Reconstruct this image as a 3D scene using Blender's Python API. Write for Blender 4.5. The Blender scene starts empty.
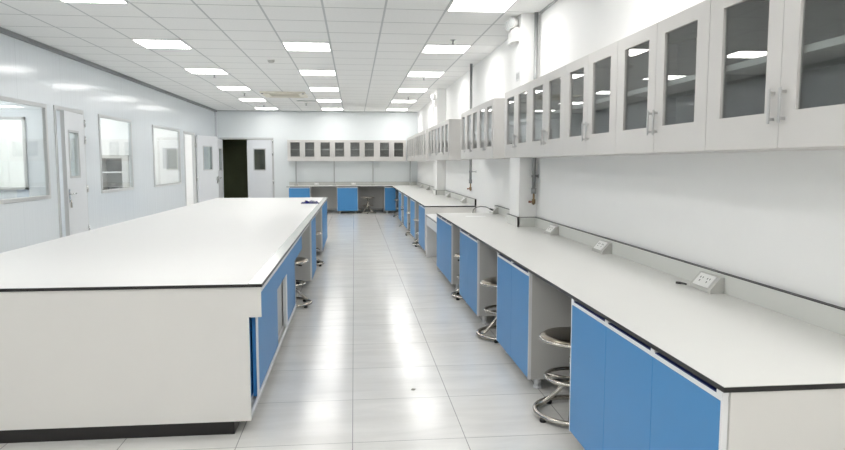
import bpy, bmesh, math, random
from mathutils import Vector, Matrix
random.seed(4)
R = math.radians
PI = math.pi

# ------------------------------------------------------------------ camera, world, exposure
scene = bpy.context.scene
col = scene.collection
cd = bpy.data.cameras.new('camera')
cam = bpy.data.objects.new('camera', cd)
col.objects.link(cam)
cam.location = (0, 0, 1.38)
cam.rotation_euler = (R(90 - 5.3265), 0, R(-5.8559))
cd.sensor_fit = 'HORIZONTAL'
cd.sensor_width = 36.0
cd.lens = 665.0 / 845.0 * 36.0
cd.clip_start = 0.05
cd.clip_end = 100
scene.camera = cam
w = bpy.data.worlds.new('world')
scene.world = w
w.use_nodes = True
w.node_tree.nodes['Background'].inputs[0].default_value = (0.9, 0.95, 1.0, 1)
w.node_tree.nodes['Background'].inputs[1].default_value = 0.02
vs = scene.view_settings
vs.view_transform = 'Standard'
vs.look = 'None'
vs.gamma = 1.0
vs.use_curve_mapping = False
vs.exposure = 0.45
LAMP = 11.0          # strength of the ceiling panels
LAMP_SIDE = 22.0     # strength of the panels in the adjoining rooms
cy = scene.cycles
cy.use_denoising = True
cy.max_bounces = 12
cy.diffuse_bounces = 8
cy.glossy_bounces = 6
cy.transparent_max_bounces = 16
cy.sample_clamp_indirect = 6.0
cy.caustics_reflective = False
cy.caustics_refractive = False

# ------------------------------------------------------------------ materials
def srgb(r, g, b):
    f = lambda c: c / 12.92 if c <= .04045 else ((c + .055) / 1.055) ** 2.4
    return (f(r / 255), f(g / 255), f(b / 255), 1)

def set_in(b, name, v):
    if name in b.inputs:
        b.inputs[name].default_value = v

def mat(name, c, rough=.5, metal=0.0, spec=.5, coat=0.0, var=.02, scale=6.0, bump=0.0, bscale=200.0):
    """a principled material with a faint procedural tone variation"""
    m = bpy.data.materials.new(name)
    m.use_nodes = True
    nt = m.node_tree
    b = nt.nodes['Principled BSDF']
    set_in(b, 'Roughness', rough); set_in(b, 'Metallic', metal)
    set_in(b, 'Specular IOR Level', spec); set_in(b, 'Coat Weight', coat)
    tc = nt.nodes.new('ShaderNodeTexCoord')
    n = nt.nodes.new('ShaderNodeTexNoise')
    n.inputs['Scale'].default_value = scale
    n.inputs['Detail'].default_value = 3
    nt.links.new(tc.outputs['Object'], n.inputs['Vector'])
    mx = nt.nodes.new('ShaderNodeMix'); mx.data_type = 'RGBA'
    mx.inputs['A'].default_value = tuple(max(0, x * (1 - var)) for x in c[:3]) + (1,)
    mx.inputs['B'].default_value = tuple(min(1, x * (1 + var)) for x in c[:3]) + (1,)
    nt.links.new(n.outputs['Fac'], mx.inputs['Factor'])
    nt.links.new(mx.outputs['Result'], b.inputs['Base Color'])
    if bump:
        n2 = nt.nodes.new('ShaderNodeTexNoise')
        n2.inputs['Scale'].default_value = bscale
        nt.links.new(tc.outputs['Object'], n2.inputs['Vector'])
        bp = nt.nodes.new('ShaderNodeBump')
        bp.inputs['Strength'].default_value = bump
        bp.inputs['Distance'].default_value = .002
        nt.links.new(n2.outputs['Fac'], bp.inputs['Height'])
        nt.links.new(bp.outputs['Normal'], b.inputs['Normal'])
    return m

def emit(name, c, s):
    m = bpy.data.materials.new(name)
    m.use_nodes = True
    nt = m.node_tree
    for n in list(nt.nodes):
        if n.type != 'OUTPUT_MATERIAL':
            nt.nodes.remove(n)
    e = nt.nodes.new('ShaderNodeEmission')
    e.inputs[0].default_value = c
    e.inputs[1].default_value = s
    nt.links.new(e.outputs[0], nt.nodes['Material Output'].inputs['Surface'])
    return m

def glass(name, tint, ior=1.5, rough=.0):
    m = bpy.data.materials.new(name)
    m.use_nodes = True
    nt = m.node_tree
    for n in list(nt.nodes):
        if n.type != 'OUTPUT_MATERIAL':
            nt.nodes.remove(n)
    t = nt.nodes.new('ShaderNodeBsdfTransparent'); t.inputs[0].default_value = tint
    g = nt.nodes.new('ShaderNodeBsdfGlossy'); g.inputs['Roughness'].default_value = rough
    g.inputs['Color'].default_value = (1, 1, 1, 1)
    # Schlick reflectance, the same from either side of the pane
    lw = nt.nodes.new('ShaderNodeLayerWeight'); lw.inputs['Blend'].default_value = .5
    pw = nt.nodes.new('ShaderNodeMath'); pw.operation = 'POWER'; pw.inputs[1].default_value = 5
    nt.links.new(lw.outputs['Facing'], pw.inputs[0])
    r0 = ((ior - 1) / (ior + 1)) ** 2
    f = nt.nodes.new('ShaderNodeMath'); f.operation = 'MULTIPLY_ADD'
    f.inputs[1].default_value = 1 - r0; f.inputs[2].default_value = r0
    nt.links.new(pw.outputs[0], f.inputs[0])
    x = nt.nodes.new('ShaderNodeMixShader')
    nt.links.new(f.outputs[0], x.inputs[0])
    nt.links.new(t.outputs[0], x.inputs[1]); nt.links.new(g.outputs[0], x.inputs[2])
    nt.links.new(x.outputs[0], nt.nodes['Material Output'].inputs['Surface'])
    return m

def grid_nodes(nt, vec, axis, pitch, phase, half):
    """1 on a line of half-width `half` repeating every `pitch` along axis"""
    sep = nt.nodes.new('ShaderNodeSeparateXYZ'); nt.links.new(vec, sep.inputs[0])
    a = nt.nodes.new('ShaderNodeMath'); a.operation = 'SUBTRACT'; a.inputs[1].default_value = phase - pitch / 2
    nt.links.new(sep.outputs[axis], a.inputs[0])
    m = nt.nodes.new('ShaderNodeMath'); m.operation = 'FLOORED_MODULO'; m.inputs[1].default_value = pitch
    nt.links.new(a.outputs[0], m.inputs[0])
    s = nt.nodes.new('ShaderNodeMath'); s.operation = 'SUBTRACT'; s.inputs[1].default_value = pitch / 2
    nt.links.new(m.outputs[0], s.inputs[0])
    b = nt.nodes.new('ShaderNodeMath'); b.operation = 'ABSOLUTE'; nt.links.new(s.outputs[0], b.inputs[0])
    c = nt.nodes.new('ShaderNodeMath'); c.operation = 'LESS_THAN'; c.inputs[1].default_value = half
    nt.links.new(b.outputs[0], c.inputs[0])
    return c.outputs[0]

def mixc(nt, fac, a, b):
    mx = nt.nodes.new('ShaderNodeMix'); mx.data_type = 'RGBA'
    for sock, v in (('A', a), ('B', b)):
        if isinstance(v, tuple): mx.inputs[sock].default_value = v
        else: nt.links.new(v, mx.inputs[sock])
    nt.links.new(fac, mx.inputs['Factor'])
    return mx.outputs['Result']

def floor_material():
    m = bpy.data.materials.new('marbled_tile'); m.use_nodes = True
    nt = m.node_tree; b = nt.nodes['Principled BSDF']
    tc = nt.nodes.new('ShaderNodeTexCoord'); o = tc.outputs['Object']
    mp = nt.nodes.new('ShaderNodeMapping')
    mp.inputs['Rotation'].default_value = (0, 0, R(-58)); mp.inputs['Scale'].default_value = (1.0, 4.5, 1)
    nt.links.new(o, mp.inputs[0])
    n = nt.nodes.new('ShaderNodeTexNoise'); n.inputs['Scale'].default_value = 1.6
    n.inputs['Detail'].default_value = 7; n.inputs['Roughness'].default_value = .6
    n.inputs['Distortion'].default_value = .6
    nt.links.new(mp.outputs[0], n.inputs['Vector'])
    rp = nt.nodes.new('ShaderNodeValToRGB')
    rp.color_ramp.elements[0].position = .36; rp.color_ramp.elements[0].color = srgb(211, 210, 207)
    rp.color_ramp.elements[1].position = .60; rp.color_ramp.elements[1].color = srgb(221, 220, 217)
    nt.links.new(n.outputs['Fac'], rp.inputs[0])
    gx = grid_nodes(nt, o, 0, .566, -.02, .0022); gy = grid_nodes(nt, o, 1, .6, 3.2, .0022)
    mxm = nt.nodes.new('ShaderNodeMath'); mxm.operation = 'MAXIMUM'
    nt.links.new(gx, mxm.inputs[0]); nt.links.new(gy, mxm.inputs[1])
    cres = mixc(nt, mxm.outputs[0], rp.outputs[0], srgb(150, 151, 150))
    nt.links.new(cres, b.inputs['Base Color'])
    set_in(b, 'Roughness', .16); set_in(b, 'Specular IOR Level', .24)
    return m

def ceiling_material():
    m = bpy.data.materials.new('ceiling_tile'); m.use_nodes = True
    nt = m.node_tree; b = nt.nodes['Principled BSDF']
    tc = nt.nodes.new('ShaderNodeTexCoord'); o = tc.outputs['Object']
    n = nt.nodes.new('ShaderNodeTexNoise'); n.inputs['Scale'].default_value = 60; n.inputs['Detail'].default_value = 4
    nt.links.new(o, n.inputs['Vector'])
    base = mixc(nt, n.outputs['Fac'], srgb(228, 229, 228), srgb(242, 242, 241))
    gx = grid_nodes(nt, o, 0, .575, -.2725, .010); gy = grid_nodes(nt, o, 1, .6, 8.2, .009)
    c1 = mixc(nt, gy, base, srgb(182, 184, 184))
    c2 = mixc(nt, gx, c1, srgb(192, 194, 195))
    nt.links.new(c2, b.inputs['Base Color'])
    set_in(b, 'Roughness', .8); set_in(b, 'Specular IOR Level', .2)
    return m

def panel_wall_material():
    """glossy white sandwich panel with fine vertical ribs"""
    m = bpy.data.materials.new('sandwich_panel'); m.use_nodes = True
    nt = m.node_tree; b = nt.nodes['Principled BSDF']
    tc = nt.nodes.new('ShaderNodeTexCoord'); o = tc.outputs['Object']
    mp = nt.nodes.new('ShaderNodeMapping'); mp.inputs['Scale'].default_value = (0, 9.0, .25)
    nt.links.new(o, mp.inputs[0])
    n = nt.nodes.new('ShaderNodeTexNoise'); n.inputs['Scale'].default_value = 2.2; n.inputs['Detail'].default_value = 5
    nt.links.new(mp.outputs[0], n.inputs['Vector'])
    seam = grid_nodes(nt, o, 1, 1.15, 6.9, .003)
    c = mixc(nt, seam, srgb(220, 226, 231), srgb(206, 213, 219))
    nt.links.new(c, b.inputs['Base Color'])
    bp = nt.nodes.new('ShaderNodeBump'); bp.inputs['Strength'].default_value = .15; bp.inputs['Distance'].default_value = .02
    nt.links.new(n.outputs['Fac'], bp.inputs['Height']); nt.links.new(bp.outputs['Normal'], b.inputs['Normal'])
    set_in(b, 'Roughness', .15); set_in(b, 'Specular IOR Level', .45)
    return m

M = dict(
    floor=floor_material(), ceiling=ceiling_material(), panel=panel_wall_material(),
    wall=mat('white_paint', srgb(239, 239, 238), .6, var=.01, bump=.1),
    backwall=mat('pale_panel', srgb(223, 228, 230), .35, var=.01),
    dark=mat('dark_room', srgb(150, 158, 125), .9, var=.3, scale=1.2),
    frame=mat('grey_aluminium', srgb(178, 181, 183), .4, .3),
    jamb=mat('pale_grey_frame', srgb(196, 198, 199), .4, .1),
    darkframe=mat('dark_grey_trim', srgb(140, 143, 145), .5, .2),
    leaf=mat('door_white', srgb(220, 223, 227), .35),
    cab=mat('cabinet_grey', srgb(199, 197, 194), .45, var=.012),
    cabin=mat('cabinet_inside', srgb(150, 150, 149), .6),
    carcass=mat('carcass_grey', srgb(190, 189, 186), .5, var=.012),
    upstand=mat('upstand_grey', srgb(208, 209, 205), .45, var=.012),
    edge=mat('white_edging', srgb(224, 225, 226), .4),
    blue=mat('blue_laminate', srgb(64, 134, 190), .42, var=.015),
    navy=mat('navy_slot_shade', srgb(22, 40, 104), .45),  # shade of the rail gap and reflected door blue, as one colour
    top=mat('worktop_grey', srgb(219, 219, 216), .3, var=.012),
    islandtop=mat('worktop_white', srgb(217, 217, 216), .38, var=.006),
    strip=mat('bare_worktop', srgb(205, 208, 204), .16, var=.02),
    black=mat('black_edge', srgb(26, 24, 24), .35),
    endp=mat('end_panel_white', srgb(215, 213, 209), .45, var=.012),
    steel=mat('stainless_steel', srgb(190, 186, 178), .2, 1.0, var=.06),
    seat=mat('brushed_seat', srgb(150, 142, 130), .3, 1.0, var=.08, scale=14),
    rubber=mat('black_rubber', srgb(28, 28, 29), .6),
    chrome=mat('chrome', srgb(215, 216, 216), .15, 1.0),
    handle=mat('satin_handle', srgb(190, 190, 189), .35, .8),
    pipe=mat('grey_pipe', srgb(150, 152, 152), .45, .3),
    brass=mat('brass', srgb(150, 128, 98), .35, .9),
    red=mat('red_handle', srgb(140, 84, 66), .5),
    plastic=mat('white_plastic', srgb(238, 238, 236), .4),
    greyplastic=mat('grey_plastic', srgb(192, 192, 188), .45),
    slot=mat('socket_hole', srgb(70, 70, 70), .6),
    beige=mat('beige_plastic', srgb(228, 224, 212), .5),
    grille=mat('beige_grille', srgb(208, 203, 190), .6),
    film=mat('navy_film', srgb(24, 28, 96), .25, var=.3, scale=40),
    paper=mat('white_paper', srgb(246, 246, 246), .6),
    signplate=mat('grey_plate', srgb(206, 207, 208), .5),
    signmark=mat('plate_mark', srgb(160, 162, 164), .5),
    lens=mat('clear_lens', srgb(225, 228, 228), .1),
    shelf=mat('white_shelf', srgb(232, 231, 228), .5),
    dust=mat('grey_scrap', srgb(132, 128, 120), .8),
    lamp=emit('lamp_panel', (1.0, .985, .96, 1), LAMP),
    lampside=emit('lamp_panel_side', (1.0, .985, .97, 1), LAMP_SIDE),
    glass=glass('clear_glass', (.96, .975, .97, 1), 1.5),
    cabglass=glass('smoked_glass', (.78, .80, .80, 1), 1.75),
    doorglass=glass('door_glass', (.90, .93, .92, 1), 1.5),
)

# ------------------------------------------------------------------ mesh builder
class MB:
    def __init__(s):
        s.bm = bmesh.new(); s.mats = []; s.idx = 0
    def use(s, m):
        if m not in s.mats: s.mats.append(m)
        s.idx = s.mats.index(m); return s
    def _mark(s, faces, smooth=False):
        for f in faces:
            f.material_index = s.idx; f.smooth = smooth
    def box(s, x0, x1, y0, y1, z0, z1, b=0.0):
        bm = s.bm
        v = [bm.verts.new((x, y, z)) for z in (z0, z1) for y in (y0, y1) for x in (x0, x1)]
        fs = [bm.faces.new([v[i] for i in q]) for q in
              ((0, 2, 3, 1), (4, 5, 7, 6), (0, 1, 5, 4), (2, 6, 7, 3), (0, 4, 6, 2), (1, 3, 7, 5))]
        s._mark(fs)
        if b > 0:
            es = list({e for f in fs for e in f.edges})
            r = bmesh.ops.bevel(bm, geom=es, offset=b, segments=1, affect='EDGES', profile=.5)
            s._mark(r['faces'])
        return s
    def prism(s, pts, axis, a0, a1):
        """extrude a 2-D outline along an axis: axis 0 -> pts are (y,z), 1 -> (x,z), 2 -> (x,y)"""
        def P(p, a):
            return {0: (a, p[0], p[1]), 1: (p[0], a, p[1]), 2: (p[0], p[1], a)}[axis]
        A = [s.bm.verts.new(P(p, a0)) for p in pts]; B = [s.bm.verts.new(P(p, a1)) for p in pts]
        fs = [s.bm.faces.new(A), s.bm.faces.new(B)]
        n = len(pts)
        for i in range(n):
            fs.append(s.bm.faces.new((A[i], A[(i + 1) % n], B[(i + 1) % n], B[i])))
        s._mark(fs); return s
    def cyl(s, p0, p1, r, r1=None, n=20, caps=True):
        return s.tube([p0, p1], [r, r if r1 is None else r1], n, caps)
    def tube(s, pts, r, n=12, caps=True, closed=False):
        pts = [Vector(p) for p in pts]
        rad = r if isinstance(r, (list, tuple)) else [r] * len(pts)
        N = len(pts); rings = []
        up = None
        for i, p in enumerate(pts):
            if closed: t = (pts[(i + 1) % N] - pts[i - 1])
            else: t = (pts[min(i + 1, N - 1)] - pts[max(i - 1, 0)])
            t.normalize()
            if up is None:
                up = Vector((0, 0, 1)) if abs(t.z) < .9 else Vector((1, 0, 0))
            a = t.cross(up); a.normalize(); c = a.cross(t); c.normalize(); up = c
            rings.append([s.bm.verts.new(p + (a * math.cos(k * 2 * PI / n) + c * math.sin(k * 2 * PI / n)) * rad[i]) for k in range(n)])
        fs = []
        for i in range(N if closed else N - 1):
            A = rings[i]; B = rings[(i + 1) % N]
            for k in range(n):
                fs.append(s.bm.faces.new((A[k], A[(k + 1) % n], B[(k + 1) % n], B[k])))
        s._mark(fs, True)
        if caps and not closed:
            s._mark([s.bm.faces.new(rings[0][::-1]), s.bm.faces.new(rings[-1])])
        return s
    def ring(s, c, R_, r, n=40, m=10):
        return s.tube([(c[0] + R_ * math.cos(a), c[1] + R_ * math.sin(a), c[2]) for a in [2 * PI * i / n for i in range(n)]], r, m, closed=True)
    def lathe(s, prof, c=(0, 0), n=32):
        """revolve (radius, z) pairs about a vertical axis"""
        rings = []
        for (r, z) in prof:
            if r < 1e-6: rings.append([s.bm.verts.new((c[0], c[1], z))])
            else: rings.append([s.bm.verts.new((c[0] + r * math.cos(2 * PI * k / n), c[1] + r * math.sin(2 * PI * k / n), z)) for k in range(n)])
        fs = []
        for A, B in zip(rings, rings[1:]):
            if len(A) == 1 and len(B) == 1: continue
            for k in range(n):
                if len(A) == 1: fs.append(s.bm.faces.new((A[0], B[(k + 1) % n], B[k])))
                elif len(B) == 1: fs.append(s.bm.faces.new((A[k], A[(k + 1) % n], B[0])))
                else: fs.append(s.bm.faces.new((A[k], A[(k + 1) % n], B[(k + 1) % n], B[k])))
        s._mark(fs, True); return s
    def build(s, name, m=None, parent=None, loc=(0, 0, 0), rot=(0, 0, 0)):
        bmesh.ops.recalc_face_normals(s.bm, faces=s.bm.faces)
        me = bpy.data.meshes.new(name)
        s.bm.to_mesh(me); s.bm.free()
        if m is not None and not s.mats: me.materials.append(m)
        for q in s.mats: me.materials.append(q)
        o = bpy.data.objects.new(name, me)
        col.objects.link(o)
        o.location = loc; o.rotation_euler = rot
        if parent is not None: o.parent = parent
        return o

def tag(o, label=None, cat=None, group=None, kind=None):
    if label: o['label'] = label
    if cat: o['category'] = cat
    if group: o['group'] = group
    if kind: o['kind'] = kind
    return o
def thing(name, label, cat, loc=(0, 0, 0), rz=0.0, group=None, kind=None):
    o = bpy.data.objects.new(name, None)
    o.empty_display_size = .05
    col.objects.link(o)
    o.location = loc; o.rotation_euler = (0, 0, rz)
    return tag(o, label, cat, group, kind)
def structure(o):
    o['kind'] = 'structure'; return o
def dup(root, loc, rz, label, group=None):
    r = root.copy(); col.objects.link(r); r.location = loc; r.rotation_euler = (0, 0, rz)
    r['label'] = label
    if group: r['group'] = group
    for ch in list(root.children):
        c = ch.copy(); col.objects.link(c); c.parent = r
        for g in list(ch.children):
            d = g.copy(); col.objects.link(d); d.parent = c
    return r

# ------------------------------------------------------------------ the room shell
XL, XR, YB, YF, ZC = -3.78, 1.80, 18.95, -2.5, 2.82
LW = .05                       # thickness of the panel walls
structure(MB().box(-7.4, XR + .15, YF - .15, YB + 2.7, -.12, 0).build('floor', M['floor']))
structure(MB().box(-7.4, XR + .15, YF - .15, YB + .1, ZC, ZC + .1).build('ceiling', M['ceiling']))
structure(MB().box(XR, XR + .15, YF - .15, YB + .1, 0, ZC).build('wall_right', M['wall']))
structure(MB().box(XL - LW, XR, YF - .15, YF, 0, ZC).build('wall_front', M['wall']))

def holed_wall(holes, a0, a1):
    """boxes that fill the wall around openings (along-axis interval, z interval)"""
    out = []; a = a0
    for (h0, h1, z0, z1) in sorted(holes):
        out.append((a, h0, 0, ZC))
        if z0 > 0: out.append((h0, h1, 0, z0))
        out.append((h0, h1, z1, ZC))
        a = h1
    out.append((a, a1, 0, ZC)); return out
W1 = (6.55, 8.74, .94, 2.10); W2 = (10.43, 11.90, .925, 2.105); W3 = (13.10, 15.08, .92, 2.10)
D1 = (8.95, 9.87, 0, 2.11); D2 = (15.42, 16.48, 0, 2.09)
mb = MB()
for (a, b, z0, z1) in holed_wall([W1, W2, W3, D1, D2], YF, YB):
    mb.box(XL - LW, XL, a, b, z0, z1)
structure(mb.build('wall_left', M['panel']))
DB = (-3.68, -2.22, 0, 2.08)
mb = MB()
for (a, b, z0, z1) in holed_wall([DB], XL - LW, XR):
    mb.box(a, b, YB, YB + .1, z0, z1)
structure(mb.build('wall_back', M['backwall']))
# dark room beyond the double door
mb = MB()
mb.box(-6.0, -5.9, YB + .1, YB + 2.5, 0, 2.9); mb.box(.4, .5, YB + .1, YB + 2.5, 0, 2.9)
mb.box(-6.0, .5, YB + 2.5, YB + 2.6, 0, 2.9); mb.box(-6.0, .5, YB + .1, YB + 2.6, 2.9, 3.0)
mb.box(-6.0, XL - LW - .001, YB + .1, YB + .15, 0, 2.9)
structure(mb.build('wall_dark_room', M['dark']))
structure(MB().box(-5.9, .4, YB + .12, YB + 2.5, .001, .004).build('floor_dark_room', M['dark']))
# columns against the right wall
def column(y0, y1):
    return structure(MB().box(1.625, XR - .001, y0, y1, 0, ZC - .001).build('wall_column', M['wall']))
column(6.45, 6.86); column(13.05, 13.47)
# trims: grey angle along the ceiling on the left, thin ones elsewhere, pale strip in the corner
structure(MB().box(XL + .001, XL + .05, YF, YB - .001, ZC - .045, ZC - .001).build('trim_1', M['darkframe']))
structure(MB().box(XL + .05, XR - .001, YB - .02, YB - .001, ZC - .02, ZC - .001).build('trim_2', M['frame']))
structure(MB().box(XL + .001, XL + .05, YB - .05, YB - .001, 0, ZC - .046).build('trim_3', M['leaf']))
structure(MB().box(XR - .02, XR - .001, YF, 6.38, ZC - .015, ZC - .001).build('trim_4', M['frame']))
structure(MB().box(XL + .001, XL + .012, YF, 8.9, 0, .08).build('baseboard_left', M['frame']))

# ------------------------------------------------------------------ adjoining rooms behind the left wall
XA = -7.0
structure(MB().box(XA - .1, XA, 3.0, YB, 0, ZC).build('wall_adjoining_far', M['wall']))
structure(MB().box(XA, XL - LW, 3.0, 3.1, 0, ZC).build('wall_adjoining_near', M['wall']))
mb = MB()                      # partition seen through the first window, with its own big window
for (a, b, z0, z1) in holed_wall([(-5.9, -4.74, 1.03, 2.0)], XA, XL - LW):
    mb.box(a, b, 10.2, 10.28, z0, z1)
structure(mb.build('wall_partition_near', M['panel']))
structure(MB().box(XA, XL - LW, 12.92, 13.0, 0, ZC).build('wall_partition_middle', M['wall']))
structure(MB().box(XA, XL - LW, 17.5, 17.58, 0, ZC).build('wall_partition_far', M['wall']))
fr = MB()
for (a, b, z0, z1) in ((-5.94, -4.70, .99, 1.03), (-5.94, -4.70, 2.0, 2.04), (-5.94, -5.90, .99, 2.04), (-4.74, -4.70, .99, 2.04)):
    fr.box(a, b, 10.17, 10.2, z0, z1)
fr = structure(fr.build('window_4', M['jamb']))
MB().box(-5.9, -4.74, 10.235, 10.245, 1.03, 2.0).build('pane', M['glass'], fr)

def ceiling_light(x, y, label, m=None, half=.3):
    t = thing('ceiling_light', label, 'ceiling light', (x, y, ZC), 0, 'square ceiling light panels')
    f = MB()
    h = half - .008; i = half - .022; hx = half - .0205; ix = half - .0325
    f.box(-hx, hx, -h, -i, -.012, -.001).box(-hx, hx, i, h, -.012, -.001).box(-hx, -ix, -i, i, -.012, -.001).box(ix, hx, -i, i, -.012, -.001)
    f.build('frame', M['plastic'], t)
    MB().box(-ix, ix, -i, i, -.009, -.002).build('diffuser', m or M['lamp'], t)
    return t

# ------------------------------------------------------------------ windows in the left wall
def left_window(n, W, sill=False):
    y0, y1, z0, z1 = W; t = .045
    f = MB()
    for (a, b, c, d) in ((y0, y1, z0, z0 + t), (y0, y1, z1 - t, z1), (y0, y0 + t, z0 + t, z1 - t), (y1 - t, y1, z0 + t, z1 - t)):
        f.box(XL - .03, XL + .014, a, b, c, d, .004)
    o = structure(f.build('window_%d' % n, M['jamb']))
    MB().box(XL - .006, XL, y0 + t, y1 - t, z0 + t, z1 - t).build('pane', M['glass'], o)
    return o
w1 = left_window(1, W1)
MB().box(XL - .36, XL - LW - .012, W1[0] - .05, W1[1] + .05, .93, .955, .004).build('sill', M['edge'], w1)
left_window(2, W2); left_window(3, W3)

# ------------------------------------------------------------------ doors
def lever(parent, x, z, side, flip=1):
    """lock plate and lever; door face at local y = side * .0225, free edge towards -x"""
    f = .0225 * side
    h = MB()
    h.box(x - .022, x + .022, min(f, f + .008 * side), max(f, f + .008 * side), z - .11, z + .06, .002)
    h.cyl((x, f, z), (x, f + .055 * side, z), .011, n=12)
    h.tube([(x, f + .05 * side, z), (x + .03 * flip, f + .055 * side, z), (x + .125 * flip, f + .05 * side, z)], .0095, 10)
    h.cyl((x, f, z - .075), (x, f + .018 * side, z - .075), .012, n=12)
    return h.build('handle', M['chrome'], parent)
def leaf(name, parent, wd, ht, win, hinge, rz, lever_side=(1, -1), handle=True, flip=1):
    """a door leaf hinged at local x = 0, spanning to -wd; hinge is where local x = 0 stands"""
    x0, x1, z0, z1 = win          # window measured from the hinge (negative x)
    m = MB().use(M['leaf'])
    t = .0225
    m.box(-wd, x0, -t, t, .01, ht); m.box(x1, 0, -t, t, .01, ht)
    m.box(x0, x1, -t, t, .01, z0); m.box(x0, x1, -t, t, z1, ht)
    m.use(M['jamb']); m.box(-wd - .004, -wd, -t - .001, t + .001, .01, ht)
    o = m.build(name, None, parent, hinge, (0, 0, rz))
    f = MB()
    for s in (-1, 1):
        y0, y1 = sorted((s * t, s * (t + .008)))
        f.box(x0 - .02, x1 + .02, y0, y1, z0 - .02, z0 + .008); f.box(x0 - .02, x1 + .02, y0, y1, z1 - .008, z1 + .02)
        f.box(x0 - .02, x0 + .008, y0, y1, z0 + .008, z1 - .008); f.box(x1 - .008, x1 + .02, y0, y1, z0 + .008, z1 - .008)
    f.build('window_frame', M['jamb'], o)
    MB().box(x0, x1, -.004, .004, z0, z1).build('pane', M['doorglass'], o)
    if handle:
        for s in lever_side: lever(o, -wd + .055, .98, s, flip)
    return o
def hinges(parent, pts, axis):
    for (x, y, z) in pts:
        MB().cyl((x, y, z - .05), (x, y, z + .05), .014, n=12).build('hinge', M['chrome'], parent)

def left_frame(root, D, name='frame'):
    y0, y1, _, z1 = D; t = .05
    f = MB()
    f.box(XL - LW - .012, XL + .014, y0, y0 + t, 0, z1 - t, .003)
    f.box(XL - LW - .012, XL + .014, y1 - t, y1, 0, z1 - t, .003)
    f.box(XL - LW - .012, XL + .014, y0, y1, z1 - t, z1, .003)
    return f.build(name, M['jamb'], root)
d1 = thing('door_1', 'grey-white door standing ajar between the two nearest windows', None, kind='structure')
left_frame(d1, D1)
# local -x of the leaf points towards the camera (world -Y) swung a little into the room
L1 = leaf('leaf', d1, .80, 2.05, (-.66, -.27, 1.20, 1.79), (XL + .004, D1[1] - .055, 0), R(90 + 5), (-1,), True)
hinges(d1, [(XL + .03, D1[1] - .035, z) for z in (.45, 1.02, 1.70, 1.93)], 1)
MB().box(-.74, -.725, -.05, -.03, .80, .86).cyl((-.735, -.04, .90), (-.735, -.04, .86), .006, n=8).build('key', M['steel'], L1)
d2 = thing('door_2', 'white door folded open towards the back corner of the panel wall', None, kind='structure')
left_frame(d2, D2)
L2 = leaf('leaf', d2, .86, 2.04, (-.60, -.23, 1.22, 1.78), (XL + .05, D2[1] - .02, 0), R(180 + 69.5), (1, -1), True)
hinges(d2, [(XL + .03, D2[1] - .02, z) for z in (.4, 1.0, 1.8)], 1)

d3 = thing('door_3', 'pale double door at the far end, left leaf open to a dark room', None, kind='structure')
f = MB(); t = .05
f.box(DB[0], DB[0] + t, YB - .012, YB + .11, 0, DB[3] - t); f.box(DB[1] - t, DB[1], YB - .012, YB + .11, 0, DB[3] - t)
f.box(DB[0], DB[1], YB - .012, YB + .11, DB[3] - t, DB[3])
f.build('frame', M['jamb'], d3)
leaf('leaf', d3, .67, 2.02, (-.49, -.18, 1.19, 1.765), (DB[1] - t - .003, YB + .015, 0), 0, (1, -1), False)
leaf('leaf', d3, .67, 2.02, (-.49, -.18, 1.19, 1.765), (DB[0] + t + .012, YB - .03, 0), R(180 - 91.5 + 180 + 180), (1, -1), True, flip=1)
hinges(d3, [(DB[1] - .025, YB - .022, z) for z in (.85, 1.63, 1.98)], 0)

# ------------------------------------------------------------------ base cabinets, local frame: width along x, front at y = 0 facing -y
ZT = .733                      # underside of the worktops
def base_cabinet(loc, rz, W, n, label, depth=.70, group='blue base cabinets under the right-hand benches', feet=True, zt=ZT):
    t = thing('base_cabinet', label, 'cabinet', loc, rz, group)
    h = W / 2; zb = .075
    b = MB()
    b.box(-h, -h + .018, 0, depth, zb, zt - .001); b.box(h - .018, h, 0, depth, zb, zt - .001)
    b.box(-h + .018, h - .018, 0, depth, zb, zb + .018); b.box(-h + .018, h - .018, depth - .012, depth, zb + .018, zt - .001)
    b.box(-h + .018, h - .018, .03, depth - .012, zt - .036, zt - .032)
    b.build('body', M['carcass'], t)
    for a, b_ in ((-h, -h + .009), (h - .009, h)):
        MB().box(a, b_, -.019, -.0005, zb, zt - .029).build('edging', M['edge'], t)
    dw = (W - .020) / n
    for i in range(n):
        x0 = -h + .010 + i * dw
        MB().box(x0 + .001, x0 + dw - .001, -.019, -.001, zb + .005, zt - .030, .0012).build('door', M['blue'], t)
    r = MB().box(-h, h, -.019, -.0005, zt - .029, zt - .013, .001)
    for i in range(n + 1):
        x = -h + .016 + i * (W - .032) / n
        r.box(x - .016, x + .016, -.019, -.0005, zt - .013, zt - .001)
    r.build('handle_rail', M['edge'], t)
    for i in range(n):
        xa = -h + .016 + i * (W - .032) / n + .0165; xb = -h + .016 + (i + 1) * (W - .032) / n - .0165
        MB().box(xa, xb, -.0175, -.0008, zt - .0129, zt - .0095).box(xa, xb, -.003, -.0008, zt - .0095, zt - .002).build('finger_slot_shade', M['navy'], t)  # shadow gap over the blue door painted in as navy strips
    if feet:
      for (x, y) in ((-h + .07, .06), (h - .07, .06), (-h + .07, depth - .06), (h - .07, depth - .06)):
        MB().cyl((x, y, 0), (x, y, .012), .027, n=16).cyl((x, y, .012), (x, y, .074), .020, n=16).build('foot', M['edge'], t)
    return t
XF = 1.053                      # cabinet fronts on the right-hand benches
def right_cab(y0, y1, n, label):
    return base_cabinet((XF, (y0 + y1) / 2, 0), R(-90), y1 - y0, n, label)
right_cab(1.737, 3.06, 3, 'blue three-door cabinet at the near end of the right-hand bench')
right_cab(3.835, 4.735, 2, 'blue two-door cabinet between the two nearest stools of the right bench')
right_cab(5.51, 6.475, 2, 'blue cabinet behind the second stool, under the near right bench')
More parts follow.
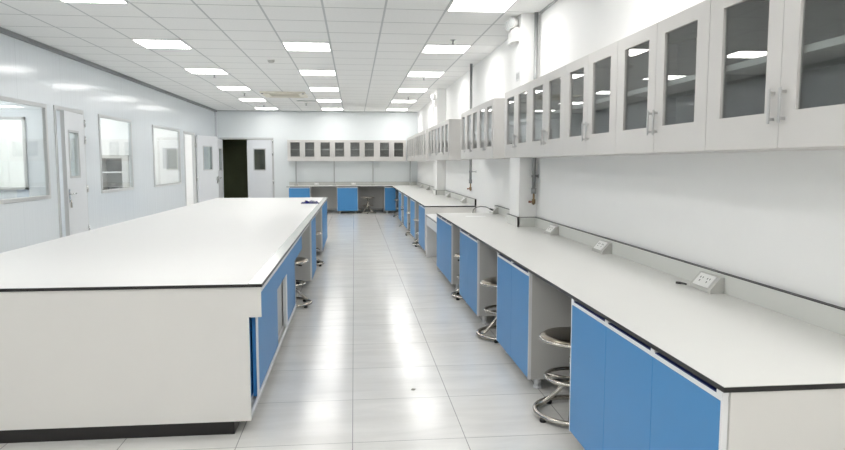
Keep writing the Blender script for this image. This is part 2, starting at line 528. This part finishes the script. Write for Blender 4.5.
right_cab(7.03, 8.325, 3, 'blue cabinet at the far end of the near right bench, beside the low table')
right_cab(9.73, 10.70, 2, 'blue cabinet just past the low table, first under the far right bench')
right_cab(11.40, 12.30, 2, 'second blue cabinet past the low table along the far right bench')
right_cab(13.05, 13.95, 2, 'third blue cabinet past the low table along the far right bench')
right_cab(14.70, 15.60, 2, 'fourth blue cabinet past the low table, the last before the corner')
YK = 18.20                     # front edge of the back bench
GB = 'blue base cabinets under the back-wall bench'
base_cabinet((-1.475, YK + .025, 0), 0, .58, 1, 'leftmost blue cabinet under the back-wall bench, half hidden by the island', .66, GB)
base_cabinet((-.185, YK + .025, 0), 0, .57, 1, 'blue single-door cabinet in the middle of the back-wall bench', .66, GB)
base_cabinet((.98, YK + .025, 0), 0, .32, 1, 'narrow blue cabinet in the corner where back and right benches meet', .66, GB)

# panels closing the knee spaces
def knee_panel(x0, x1, y0, y1, label, z0=.075, g='grey panels behind the knee spaces'):
    o = MB().box(x0, x1, y0, y1, z0, ZT - .001).build('knee_panel', M['carcass'])
    return tag(o, label, 'panel', g)
KN = [(3.062, 3.833, 'grey panel behind the nearest stool of the right-hand bench'),
      (4.737, 5.508, 'grey panel behind the second stool of the right-hand bench'),
      (6.477, 7.028, 'grey panel behind the third stool of the right-hand bench'),
      (10.702, 11.398, 'grey panel behind the first knee space past the low table'),
      (12.302, 13.048, 'grey panel behind the second knee space past the low table'),
      (13.952, 14.698, 'grey panel behind the third knee space past the low table'),
      (15.602, 18.10, 'long grey panel behind the last knee space before the corner')]
for a, b, lb in KN: knee_panel(1.68, 1.70, a, b, lb)
knee_panel(-1.183, -.472, YK + .62, YK + .64, 'grey panel behind the left knee space of the back bench', .06)
knee_panel(.102, .818, YK + .62, YK + .64, 'grey panel behind the stool at the back-wall bench', .06)
for a, b, lb in ((-1.183, -.472, 'dark foot bar under the left knee space of the back bench'), (.102, .818, 'dark foot bar behind the stool at the back bench')):
    o = MB().box(a, b, YK + .52, YK + .56, .085, .115, .004).box(a + .02, a + .05, YK + .52, YK + .56, 0, .085).box(b - .05, b - .02, YK + .52, YK + .56, 0, .085).build('foot_bar', M['pipe'])
    tag(o, lb, 'foot bar', 'foot bars under the back bench')

# ------------------------------------------------------------------ worktops and upstands
def worktop(name, x0, x1, y0, y1, label, top, z=ZT, th=.017):
    m = MB().use(M['black'])
    m.box(x0, x1, y0, y1, z, z + th - .002)
    m.use(top); m.box(x0 + .001, x1 - .001, y0 + .001, y1 - .001, z + th - .002, z + th)
    return tag(m.build(name, None), label, 'worktop', 'black-edged laboratory worktops')
worktop('worktop', 1.034, 1.797, 1.731, 8.335, 'long grey worktop with black edge along the near right wall', M['top'])
worktop('worktop', 1.034, 1.797, 9.715, YB - .003, 'pale worktop beyond the low table, running to the back corner', M['top'])
worktop('worktop', -1.815, 1.033, YK, YB - .003, 'pale worktop along the back wall between door and corner', M['top'])

xu = 1.776
m = MB()
def ups(m, x0, x1, y0, y1):
    m.use(M['upstand']).box(x0, x1, y0, y1, .7505, .843); m.use(M['black']).box(x0 - .0008, x1, y0 - .0008, y1 + .0008, .843, .847)
ups(m, xu, 1.798, 1.73, 6.42); ups(m, 1.603, 1.798, 6.42, 6.447); ups(m, 1.601, 1.623, 6.42, 6.88); ups(m, 1.625, 1.798, 6.862, 6.88); ups(m, xu, 1.798, 6.88, 8.33)
m.use(M['black']).box(1.6005, 1.606, 6.417, 6.424, .7505, .843)
tag(m.build('upstand', None), 'grey upstand with black capping behind the near right worktop', 'upstand', 'grey upstands behind the worktops')
m = MB()
ups(m, xu, 1.798, 9.72, 13.02); ups(m, 1.603, 1.798, 13.02, 13.047); ups(m, 1.601, 1.623, 13.02, 13.49); ups(m, 1.625, 1.798, 13.472, 13.49); ups(m, xu, 1.798, 13.49, 18.92)
m.use(M['black']).box(1.6005, 1.606, 13.017, 13.024, .7505, .843).box(xu - .002, 1.799, 9.712, 9.7195, .7505, .847)
tag(m.build('upstand', None), 'grey upstand behind the far right worktop, beyond the low table', 'upstand', 'grey upstands behind the worktops')
m = MB(); ups(m, -1.81, 1.77, YB - .026, YB - .004)
tag(m.build('upstand', None), 'grey upstand along the wall behind the back bench', 'upstand', 'grey upstands behind the worktops')

# end panels of the two right-hand benches
def end_panel(x0, x1, y0, y1, label, z0=.02, mt=None):
    return tag(MB().box(x0, x1, y0, y1, z0, ZT - .001, .0008).build('end_panel', mt or M['endp']), label, 'panel')
end_panel(1.056, 1.79, 1.7335, 1.7365, 'off-white end panel closing the near end of the right-hand bench')
end_panel(1.040, 1.79, 8.326, 8.334, 'off-white end panel beside the low table, on the near bench')
end_panel(1.040, 1.79, 9.718, 9.7285, 'white end panel beyond the low table, on the far bench')

# low table between the benches
t = thing('low_table', 'low white table in the gap between the two right-hand benches', 'table', (1.41, 9.025, 0))
m = MB().use(M['black']).box(-.37, .37, -.685, .685, .612, .622).use(M['islandtop']).box(-.369, .369, -.684, .684, .622, .635)
m.build('tabletop', None, t)
MB().box(-.36, -.342, -.615, .615, .48, .611).build('apron', M['edge'], t)
for s in (-1, 1):
    MB().box(-.36, .36, min(s * .616, s * .68), max(s * .616, s * .68), 0, .611, .002).build('side_panel', M['edge'], t)
MB().box(.30, .318, -.615, .615, .06, .611).build('back_panel', M['carcass'], t)

# ------------------------------------------------------------------ the island
IX0, IX1, IY0, IY1, ZI = -2.36, -.463, 3.342, 11.76, .78
IT = ZI - .017                 # underside of the island worktop
m = MB().use(M['black']).box(IX0, IX1, IY0, IY1, IT, ZI - .002)
m.use(M['islandtop']).box(IX0 + .001, IX1 - .070, IY0 + .001, IY1 - .001, ZI - .002, ZI)
m.use(M['strip']).box(IX1 - .070, IX1 - .001, IY0 + .001, IY1 - .001, ZI - .002, ZI)
tag(m.build('worktop', None), 'very large white worktop of the central island, with grey strip along one edge', 'worktop')
XI = -.471                     # fascia plane of the island's aisle side
m = MB()
m.prism([(IX0 + .02, .073), (-.533, .073), (-.533, .609), (XI, .609), (XI, IT - .001), (IX0 + .02, IT - .001)], 1, 3.350, 3.364)
tag(m.build('end_panel', M['endp']), 'large off-white end panel at the near end of the island', 'panel')
tag(MB().box(IX0 + .03, -.56, IY1 - .025, IY1 - .010, .05, IT - .001).build('end_panel', M['endp']), 'off-white end panel at the far end of the island', 'panel')
tag(MB().box(IX0 + .02, IX0 + .038, 3.366, IY1 - .027, .05, IT - .001).build('side_panel', M['endp']), 'long off-white side panel on the island side facing the windows', 'panel')
for a, b, z, lb in ((3.368, 6.00, .070, 'black recessed plinth under the near end of the island'), (7.46, 8.20, .074, 'black recessed plinth under the island cabinet between the two stools'),
                 (9.96, 11.66, .074, 'black recessed plinth under the far end of the island')):
    tag(MB().box(IX0 + .10, -.62, a, b, 0, z).build('plinth', M['black']), lb, 'plinth', 'black plinths of the island')

# sliding-door cabinet at the near end
def sliding_cabinet(y0, y1, doors, label, strips):
    """front in the plane x = -.533; doors is a list of (y0, y1, track)"""
    W = y1 - y0; h = W / 2; yc = (y0 + y1) / 2; zb = .073
    t = thing('sliding_cabinet', label, 'cabinet', (-.533, yc, 0), R(90), 'blue cabinets along the aisle side of the island')
    # local x -> world +Y, local y -> world -X (depth)
    b = MB()
    b.box(-h, -h + .016, .06, .9, zb, IT - .002); b.box(h - .016, h, 0, .9, zb, IT - .002)
    b.box(-h + .016, h - .016, .0, .9, zb, zb + .016); b.box(-h + .016, h - .016, .885, .9, zb + .016, IT - .002)
    b.box(-h + .016, h - .016, .085, .097, zb + .016, IT - .002)  # divider set shallow so the opening does not go dark
    b.build('body', M['carcass'], t)
    MB().box(-h, h, -.059, -.041, .609, IT - .034, .001).build('fascia', M['blue'], t)
    MB().box(-h, h, -.059, -.041, IT - .0335, IT - .001).build('top_rail', M['edge'], t)
    for (a, b_) in ((.0, .006), (.030, .034), (.058, .0595)):
        MB().box(-h, h, a, b_, zb + .0165, zb + .040).build('track', M['edge'], t)
    for (a, b_, tr) in doors:
        yy = .008 if tr == 0 else .0365
        sx = strips.get((a, b_, tr), ())
        a1 = (sx[0][1] if a > 5 else a + .004) if sx else a
        d = MB().box(a1 - yc, b_ - yc, yy, yy + .02, zb + .030, .608, .001).build('door_or_infill', M['carcass'] if tr == 2 else M['blue'], t)
        if tr == 2: d['label'] = 'grey infill panel added to look like the lit opening between the blue doors'
        for (s0, s1) in sx:
            MB().box(s0 - yc, s1 - yc - .0005, yy - .003, yy + (.021 if a > 5 else -.0005), zb + .030, .608, .001).build('edge_strip', M['edge'], d)
    return t
dA = (3.62, 4.65, 0); dB = (3.37, 4.58, 1); dC = (5.20, 6.02, 0); dD = (4.585, 5.55, 2)  # last one is a grey panel added so the opening looks lit inside
sliding_cabinet(3.366, 6.03, [dA, dB, dC, dD], 'blue cabinet with sliding doors part open, at the near end of the island',
                {dA: [(3.62, 3.70)], dC: [(5.20, 5.30)]})
def island_cab(y0, y1, n, label):
    return base_cabinet((-.495, (y0 + y1) / 2, 0), R(90), y1 - y0, n, label, .9, 'blue cabinets along the aisle side of the island', False, IT)
island_cab(7.40, 8.25, 2, 'blue two-door cabinet between the two stools along the island')
island_cab(9.90, 11.72, 4, 'blue cabinet at the far end of the island, nearest the back wall')
for a, b, lb in ((6.035, 7.395, 'nearest'), (8.255, 9.895, 'far')):
    tag(MB().box(-1.32, -1.30, a, b, .05, IT - .001).build('knee_panel', M['carcass']), 'grey panel behind the %s knee space of the island' % lb, 'panel', 'grey panels behind the knee spaces')
    tag(MB().box(-.52, -.50, a, b, .70, IT - .001).build('apron_rail', M['edge']), 'pale rail under the island worktop above the %s knee space' % lb, 'rail', 'rails over the island knee spaces')

# crumpled navy plastic left on the island
m = MB()
bm = m.bm
N, K = 16, 9
grid = []
rr = random.Random(9)
for i in range(N):
    row = []
    for j in range(K):
        u = i / (N - 1) - .5; v = j / (K - 1) - .5
        e = max(0, 1 - (2 * u) ** 2) * max(0, 1 - (2 * v) ** 2)
        row.append(bm.verts.new((u * .27 + rr.uniform(-.008, .008), v * .17 + rr.uniform(-.008, .008), .002 + e ** .5 * (.03 + rr.uniform(-.02, .022)))))
    grid.append(row)
m._mark([bm.faces.new((grid[i][j], grid[i + 1][j], grid[i + 1][j + 1], grid[i][j + 1])) for i in range(N - 1) for j in range(K - 1)])
o = m.build('crumpled_film', M['film'], None, (-.655, 10.0, .7805))
tag(o, 'small crumpled dark blue plastic sheet lying on the island worktop', 'plastic sheet')
sl = MB().box(-.07, .02, -.02, .03, .036, .040).box(-.02, .09, -.06, -.03, .024, .028).build('label_patch', M['paper'], o)

# ------------------------------------------------------------------ stools
def make_stool(label):
    t = thing('lab_stool', label, 'stool', (0, 0, 0), 0, 'stainless steel round laboratory stools')
    MB().lathe([(0, .452), (.150, .455), (.172, .451), (.182, .442), (.184, .432), (.180, .424), (.170, .420), (.0, .420)], n=40).build('seat', M['seat'], t)
    MB().ring((0, 0, .432), .182, .0095, 44, 8).build('seat_rim', M['steel'], t)
    MB().cyl((0, 0, .400), (0, 0, .4195), .06, n=20).box(-.015, .015, -.075, .075, .404, .419).build('seat_plate', M['rubber'], t)
    MB().cyl((0, 0, .29), (0, 0, .40), .013, n=16).build('spindle', M['rubber'], t)
    MB().cyl((0, 0, .13), (0, 0, .31), .024, n=20).cyl((0, 0, .30), (0, 0, .325), .028, n=20).build('column', M['steel'], t)
    MB().tube([(.02, 0, .398), (.10, .02, .385), (.155, .03, .372)], .006, 8).cyl((.15, .029, .373), (.185, .035, .366), .010, n=10).build('lever', M['rubber'], t)
    fr = MB().ring((0, 0, .215), .150, .011, 44, 10)
    for k in range(3):
        a = k * 2 * PI / 3 + .4
        fr.tube([(.02 * math.cos(a), .02 * math.sin(a), .205), (.148 * math.cos(a), .148 * math.sin(a), .215)], .009, 8)
    fr.build('foot_ring', M['steel'], t)
    MB().ring((0, 0, .026), .205, .0145, 52, 10).build('base_ring', M['steel'], t)
    for k in range(4):
        a = k * PI / 2 + PI * .28
        c, s = math.cos(a), math.sin(a)
        pts = [(.018 * c, .018 * s, .185), (.05 * c, .05 * s, .170), (.085 * c, .085 * s, .125), (.15 * c, .15 * s, .062), (.203 * c, .203 * s, .030)]
        MB().tube(pts, .0125, 10).build('leg', M['steel'], t)
    for k in range(4):
        a = k * PI / 2 + PI * .53
        c, s = math.cos(a), math.sin(a)
        MB().lathe([(0, 0), (.017, 0), (.019, .012), (.016, .022), (0, .022)], (.207 * c, .207 * s), 14).build('glide', M['rubber'], t)
    return t
st = make_stool('steel stool in the nearest knee space of the right-hand bench')
st.location = (1.185, 3.445, 0); st.rotation_euler = (0, 0, .3)
for x, y, a, lb in (
    (1.175, 5.12, 1.0, 'steel stool in the second knee space of the right-hand bench'),
    (1.20, 6.68, 2.1, 'steel stool in the third knee space, just before the low table'),
    (1.17, 11.03, .6, 'steel stool in the first knee space past the low table'),
    (1.18, 12.68, 1.8, 'steel stool in the second knee space past the low table'),
    (1.18, 14.32, 2.7, 'steel stool in the third knee space past the low table'),
    (1.21, 17.1, .2, 'steel stool near the corner, at the far end of the right bench'),
    (.37, 18.36, 1.4, 'steel stool standing alone at the back-wall bench'),
    (-.635, 6.48, .8, 'steel stool tucked into the nearest knee space of the island'),
    (-.63, 9.05, 2.4, 'steel stool tucked into the far knee space of the island')):
    dup(st, (x, y, 0), a, lb)

# ------------------------------------------------------------------ wall cabinets with glass doors
ZU0, ZU1, DU = 1.43, 2.05, .345
def wall_cabinet(loc, rz, W, n, label, group, depth=DU, H=.62):
    t = thing('wall_cabinet', label, 'wall cabinet', loc, rz, group)
    h = W / 2; k = .016
    b = MB().use(M['cab'])
    b.box(-h, -h + k, .0, depth, 0, H); b.box(h - k, h, .0, depth, 0, H)
    b.box(-h + k, h - k, .0, depth, 0, k); b.box(-h + k, h - k, .0, depth, H - k, H)
    b.box(-h + k, h - k, depth - .01, depth, k, H - k)
    b.build('body', None, t)
    MB().box(-h + k, h - k, .012, depth - .012, .312, .336).build('shelf', M['shelf'], t)
    dw = W / n
    for i in range(n):
        x0 = -h + i * dw + .0015; x1 = -h + (i + 1) * dw - .0015
        hinge_left = (i % 2 == 0)
        # wide stile on the hinge side, narrower where two doors meet
        sl, sr = (.098, .082) if hinge_left else (.082, .098)
        sc = min(1.0, dw / .4775); sl *= sc; sr *= sc
        a0, a1, z0, z1 = x0 + sl, x1 - sr, .125, H - .066
        d = MB()
        d.box(x0, a0, -.020, -.001, .001, H - .001); d.box(a1, x1, -.020, -.001, .001, H - .001)
        d.box(a0, a1, -.020, -.001, .001, z0); d.box(a0, a1, -.020, -.001, z1, H - .001)
        d = d.build('door', M['cab'], t)
        MB().box(a0, a1, -.009, -.005, z0, z1).build('pane', M['cabglass'], d)
        xh = (x1 - .028) if hinge_left else (x0 + .028)
        q = MB().box(xh - .006, xh + .006, -.044, -.037, .085, .205, .002)
        q.box(xh - .004, xh + .004, -.038, -.0195, .095, .105).box(xh - .004, xh + .004, -.038, -.0195, .185, .195)
        q.build('handle', M['handle'], d)
    return t
XU = 1.470
def right_up(y0, y1, n, label, group):
    return wall_cabinet((XU, (y0 + y1) / 2, ZU0), R(-90), y1 - y0, n, label, group, XR - XU - .002)
g = 'wall cabinets in the nearest row on the right wall'
NL = ['nearest wall cabinet on the right, cut off by the frame edge', 'second wall cabinet from the near end of the right wall',
      'third wall cabinet from the near end of the right wall', 'fourth wall cabinet from the near end of the right wall',
      'fifth wall cabinet from the near end, last before the first column']
e = [1.69, 2.644, 3.605, 4.524, 5.452, 6.375]
for i in range(5): right_up(e[i] + .0005, e[i + 1] - .0005, 2, 'grey two-door glass ' + NL[i], g)
g = 'wall cabinets in the second row on the right wall'
right_up(6.89, 7.745, 2, 'grey glass-door wall cabinet just past the first column', g)
right_up(7.746, 8.6, 2, 'second grey glass-door wall cabinet past the first column', g)
right_up(8.601, 9.02, 1, 'single-door grey wall cabinet ending the second row, before the gap', g)
g = 'wall cabinets in the third row on the right wall'
for i, lb in enumerate(('grey wall cabinet starting the third row, its bare side facing the gap',
                        'grey glass-door wall cabinet in the middle of the third row on the right', 'grey glass-door wall cabinet at the far end of the third row, against the far column')):
    right_up(10.20 + i * .947, 10.20 + i * .947 + .946, 2, lb, g)
g = 'wall cabinets in the farthest row on the right wall'
for i, lb in enumerate(('first', 'second', 'third', 'fourth', 'fifth')):
    right_up(13.50 + i * .96, 13.50 + i * .96 + .959, 2, '%s grey glass-door wall cabinet past the far column on the right wall' % lb, g)
tag(MB().box(XU, XR - .002, 18.302, 18.57, ZU0, ZU1).build('corner_filler', M['cab']), 'plain grey filler box in the corner between the two wall cabinet rows', 'filler')
g = 'wall cabinets on the back wall'
for i, lb in enumerate(('leftmost', 'second from the left', 'third from the left', 'rightmost')):
    wall_cabinet((-1.81 + .4075 + i * .815, YB - .345 - .002, ZU0), 0, .814, 2, 'grey two-door glass wall cabinet on the back wall, %s of four' % lb, g, H=.58)

# posts between the back bench and its wall cabinets
for x, lb in ((-1.60, 'leftmost grey upright post on the back bench'), (-.55, 'second grey upright post from the left on the back bench'),
              (.53, 'third grey upright post from the left on the back bench'), (1.58, 'grey upright post on the back bench in the corner')):
    p = thing('support_post', lb, 'post', (x, YB - .16, .7505), 0, 'upright posts on the back bench')
    MB().box(-.018, .018, -.02, .02, .06, .6785, .002).build('upright', M['frame'], p)
    MB().box(-.05, .05, -.05, .05, 0, .06, .004).build('base', M['greyplastic'], p)

# ------------------------------------------------------------------ sockets on the worktops
def socket(loc, rz, label, w=.2, d=.070, h=.078):
    """wedge box with a white face plate; back at local y = d, front at y = 0"""
    t = thing('power_socket', label, 'socket', loc, rz, 'sloping bench power sockets')
    a = w / 2
    MB().prism([(0, 0), (d, 0), (d, h), (d - .016, h), (0, .016)], 0, -a, a).build('housing', M['greyplastic'], t)
    # plate on the slope from (0,.016) to (d-.016,h)
    s0 = Vector((0, 0, .016)); s1 = Vector((0, d - .016, h)); dv = (s1 - s0); L = dv.length; ang = math.atan2(dv.z, dv.y)
    pl = MB().box(-a * .72, a * .72, .006, L - .006, 0, .006, .002).build('face_plate', M['plastic'], t, s0, (ang, 0, 0))
    for sx in (-.032, .032):
        q = MB()
        for (u, v, r) in ((-.011, .052, .3), (.011, .052, -.3), (0, .033, 0)):
            q.box(sx + u - .0022, sx + u + .0022, v - .005, v + .005, .0055, .0072)
        q.build('outlet', M['slot'], pl)
    return t
for y, lb in ((3.11, 'nearest grey sloping power socket on the right-hand worktop'), (4.52, 'second power socket from the near end of the right worktop'),
              (5.73, 'third power socket from the near end, just before the first column'), (8.19, 'power socket at the far end of the near worktop, beside the black cable'),
              (10.55, 'power socket past the low table, nearest on the far worktop'), (12.3, 'power socket on the far right worktop just before the far column'),
              (14.0, 'power socket on the far right worktop just past the far column'), (15.7, 'power socket on the far worktop, second past the far column'),
              (17.2, 'power socket on the far right worktop closest to the corner')):
    socket((1.705, y, .7505), R(-90), lb)
for x, lb in ((-1.05, 'power socket on the back bench between the first two posts'), (-.02, 'power socket on the back bench between the middle two posts')):
    socket((x, YB - .11, .7505), 0, lb, .16)

o = MB().tube([(1.70, 3.235, .757), (1.70, 3.25, .757), (1.692, 3.27, .757), (1.685, 3.28, .757)], .005, 8).cyl((1.69, 3.272, .757), (1.672, 3.288, .757), .0065, n=8).build('cable_stub', M['slot'])
tag(o, 'short dark cable end on the worktop beside the nearest power socket', 'cable')
o = MB().tube([(1.70, 8.04, .80), (1.67, 8.06, .815), (1.62, 8.10, .838), (1.56, 8.14, .842), (1.51, 8.18, .828), (1.48, 8.2, .795), (1.475, 8.2, .757)], .005, 8) \
        .cyl((1.70, 8.04, .80), (1.665, 8.062, .817), .011, n=10).build('cable', M['rubber'])
tag(o, 'black cable arching up from the socket at the far end of the near worktop', 'cable')
o = MB().prism([(-.13, -.07), (.11, -.09), (.14, .05), (-.09, .08)], 2, 0, .0015).build('paper_sheet', M['paper'], None, (1.42, 7.75, .7505))
tag(o, 'white sheet of paper lying near the far end of the near right worktop', 'paper')
o = MB().prism([(-.014, -.01), (.006, -.014), (.016, .004), (-.004, .013)], 2, 0, .004).build('debris_scrap', M['dust'], None, (.347, 3.94, .0005))
tag(o, 'tiny grey scrap of debris on the pale tiled floor between island and bench', 'scrap')

# ------------------------------------------------------------------ gas pipes
def gas_pipe(x, y, label, dx):
    p = thing('gas_pipe', label, 'pipe', (x, y, .95), 0, 'grey vertical gas pipes on the right wall')
    MB().cyl((0, 0, .16), (0, 0, ZC - .952), .019, n=16).build('pipe', M['pipe'], p)
    MB().cyl((0, 0, .13), (0, 0, .185), .025, n=16).build('coupling', M['pipe'], p)
    v = MB().cyl((0, 0, .02), (0, 0, .135), .010, n=12).cyl((0, 0, .03), (0, 0, .075), .018, n=12).build('valve', M['brass'], p)
    MB().cyl((-.015, 0, .05), (-.035, 0, .05), .008, n=10).lathe([(0, .038), (.014, .04), (.014, .058), (0, .06)], (-.038, 0), 12).build('valve_handle', M['red'], v)
    c = MB().cyl((0, 0, .29), (0, 0, .315), .025, n=16)
    c.tube([(0, 0, .302), (dx, 0, .302)], .007, 8).cyl((dx - .002, 0, .302), (dx, 0, .302), .02, n=12)
    c.build('clamp', M['pipe'], p)
    return p
gas_pipe(1.757, 6.402, 'grey gas pipe with brass valve in front of the first column', .042)
gas_pipe(1.715, 9.75, 'grey gas pipe with brass valve on the wall between the two benches', .084)

# ------------------------------------------------------------------ emergency lights and the small plate
def emergency(y, z, label):
    """on the room-side face of a column; x = 1.625 is the face, lamps look into the room"""
    t = thing('emergency_light', label, 'emergency light', (1.624, y, z), 0, 'white twin-head emergency lights')
    MB().prism([(0, -.12), (0, .12), (-.04, .12), (-.065, .095), (-.065, -.095), (-.04, -.12)], 2, -.055, .055).build('housing', M['plastic'], t)
    MB().box(-.045, 0, -.10, .10, .056, .085, .005).build('bracket', M['plastic'], t)
    for s in (-1, 1):
        c = Vector((-.050, s * .075, .130))
        d = Vector((-1, s * .15 - .45, -.15)).normalized()
        MB().cyl((-.03, s * .075, .0855), (-.04, s * .075, .110), .014, n=12).build('swivel', M['plastic'], t)
        h = MB().tube([c - d * .035, c - d * .025, c + d * .012, c + d * .030], [.022, .043, .050, .052], 24).build('lamp_head', M['plastic'], t)
        MB().tube([c + d * .0305, c + d * .034, c + d * .037], [.043, .040, .02], 24).build('lens', M['lens'], h)
    return t
emergency(6.64, 2.625, 'white twin-head emergency light high on the first column')
emergency(13.22, 2.55, 'white twin-head emergency light high on the far column')
t = thing('notice_plate', 'small grey notice plate on the first column above the wall cabinets', 'plate', (1.6235, 6.56, 2.235))
MB().box(-.004, 0, -.075, .075, -.045, .045, .001).build('plate', M['signplate'], t)
q = MB()
for r_, (a, b) in enumerate(((-.055, -.02), (-.005, .05))):
    q.box(-.0048, -.004, a, b, -.028, .028)
q.build('mark', M['signmark'], t)

# ------------------------------------------------------------------ ceiling fittings
rows = [(17.8, 'nearest the back wall'), (15.4, 'second from the back wall'), (13.0, 'third from the back wall'), (10.6, 'fourth from the back wall'),
        (8.2, 'fifth from the back wall'), (5.8, 'sixth from the back wall'), (3.4, 'seventh from the back wall'), (1.0, 'eighth from the back wall'), (-1.4, 'ninth from the back wall')]
for x, cn in ((-2.285, 'left'), (-.56, 'middle'), (1.165, 'right')):
    for y, rn in rows:
        if x == -.56 and y == 5.8: continue
        ceiling_light(x, y + .3, 'square lit ceiling panel in the %s row, %s' % (cn, rn))
for x, y, lb in ((-5.4, 7.6, 'nearest'), (-5.4, 9.1, 'second'), (-5.0, 11.0, 'third'), (-5.6, 12.1, 'fourth'), (-5.0, 14.2, 'fifth'), (-5.0, 16.2, 'farthest')):
    ceiling_light(x, y, '%s lit ceiling panel in the rooms behind the panel wall windows' % lb, M['lampside'])

SP = [(-2.25, 11.3, 'sprinkler in the left of the ceiling, nearest of the left line'), (-2.25, 14.3, 'sprinkler in the middle of the left line on the ceiling'),
      (-2.23, 17.15, 'sprinkler at the far end of the left line, near the back wall'), (-1.14, 16.5, 'sprinkler on the ceiling beyond the air conditioner'),
      (1.17, 7.9, 'sprinkler above the right bench, nearest of the right line'), (1.18, 11.28, 'sprinkler in the middle of the right line on the ceiling'),
      (1.2, 14.74, 'sprinkler at the far end of the right line on the ceiling')]
for x, y, lb in SP:
    t = thing('sprinkler', lb, 'sprinkler', (x, y, ZC), 0, 'small ceiling sprinklers')
    MB().lathe([(0, -.001), (.034, -.001), (.030, -.010), (.012, -.012), (0, -.012)], n=18).build('escutcheon', M['chrome'], t)
    MB().cyl((0, 0, -.05), (0, 0, -.011), .009, n=10).cyl((0, 0, -.055), (0, 0, -.05), .020, n=14).build('head', M['darkframe'], t)
t = thing('smoke_detector', 'round pale smoke detector on the ceiling between the light rows', 'smoke detector', (-1.14, 9.64, ZC))
MB().lathe([(0, -.001), (.055, -.001), (.055, -.014), (0, -.014)], n=24).build('base', M['plastic'], t)
MB().lathe([(.048, -.0142), (.046, -.03), (.032, -.044), (0, -.046)], n=24).build('sensor_head', M['greyplastic'], t)

t = thing('air_conditioner', 'beige cassette air conditioner set in the ceiling near the back', 'air conditioner', (-1.43, 14.35, ZC))
m = MB(); a, b, c, d = .45, .5, .25, .30
m.box(-a, a, -b, -d, -.03, -.001, .004).box(-a, a, d, b, -.03, -.001, .004).box(-a, -.30, -d, d, -.03, -.001, .004).box(.30, a, -d, d, -.03, -.001, .004)
m.build('panel', M['beige'], t)
m = MB()
for k in range(9):
    y = -d + .03 + k * .0675
    m.box(-.30, .30, y, y + .02, -.024, -.008)
m.build('grille', M['grille'], t)
for (x0, x1, y0, y1) in ((-.36, .36, -.46, -.40), (-.36, .36, .40, .46)):
    MB().box(x0, x1, y0, y1, -.036, -.0305).build('louvre', M['grille'], t)
for x in (-.41, .41):
    MB().cyl((x, -.42, -.045), (x, -.42, -.0305), .025, n=14).build('corner_cap', M['darkframe'], t)
t = thing('ceiling_vent', 'dark narrow slot vent in the ceiling beyond the air conditioner', 'vent', (-1.05, 15.8, ZC))
MB().box(-.25, .25, -.055, -.04, -.012, -.001).box(-.25, .25, .04, .055, -.012, -.001).box(-.25, -.235, -.04, .04, -.012, -.001).box(.235, .25, -.04, .04, -.012, -.001).build('frame', M['frame'], t)
MB().box(-.235, .235, -.04, .04, -.006, -.002).build('slot', M['slot'], t)

# ------------------------------------------------------------------ things seen through the windows
t = thing('open_cupboard', 'grey cupboard with open shelves, seen through the narrow window', 'cupboard', (-4.36, 12.90, 0))
m = MB().use(M['cab'])
m.box(-.30, -.19, -.36, 0, 0, 1.52).box(.19, .30, -.36, 0, 0, 1.52).box(-.19, .19, -.36, 0, 1.47, 1.52).box(-.19, .19, -.36, 0, 0, .6)
m.use(M['cabin']).box(-.19, .19, -.02, 0, .6, 1.47)
m.build('body', None, t)
for z in (.86, 1.20): MB().box(-.19, .19, -.34, -.02, z, z + .025).build('shelf', M['edge'], t)
t = thing('wall_board', 'plain pale grey board on a wall, seen through the window nearest the back corner', 'board', (-4.64, 17.497, 1.5))
MB().box(-.17, .17, -.015, 0, -.26, .26).build('board', M['jamb'], t)
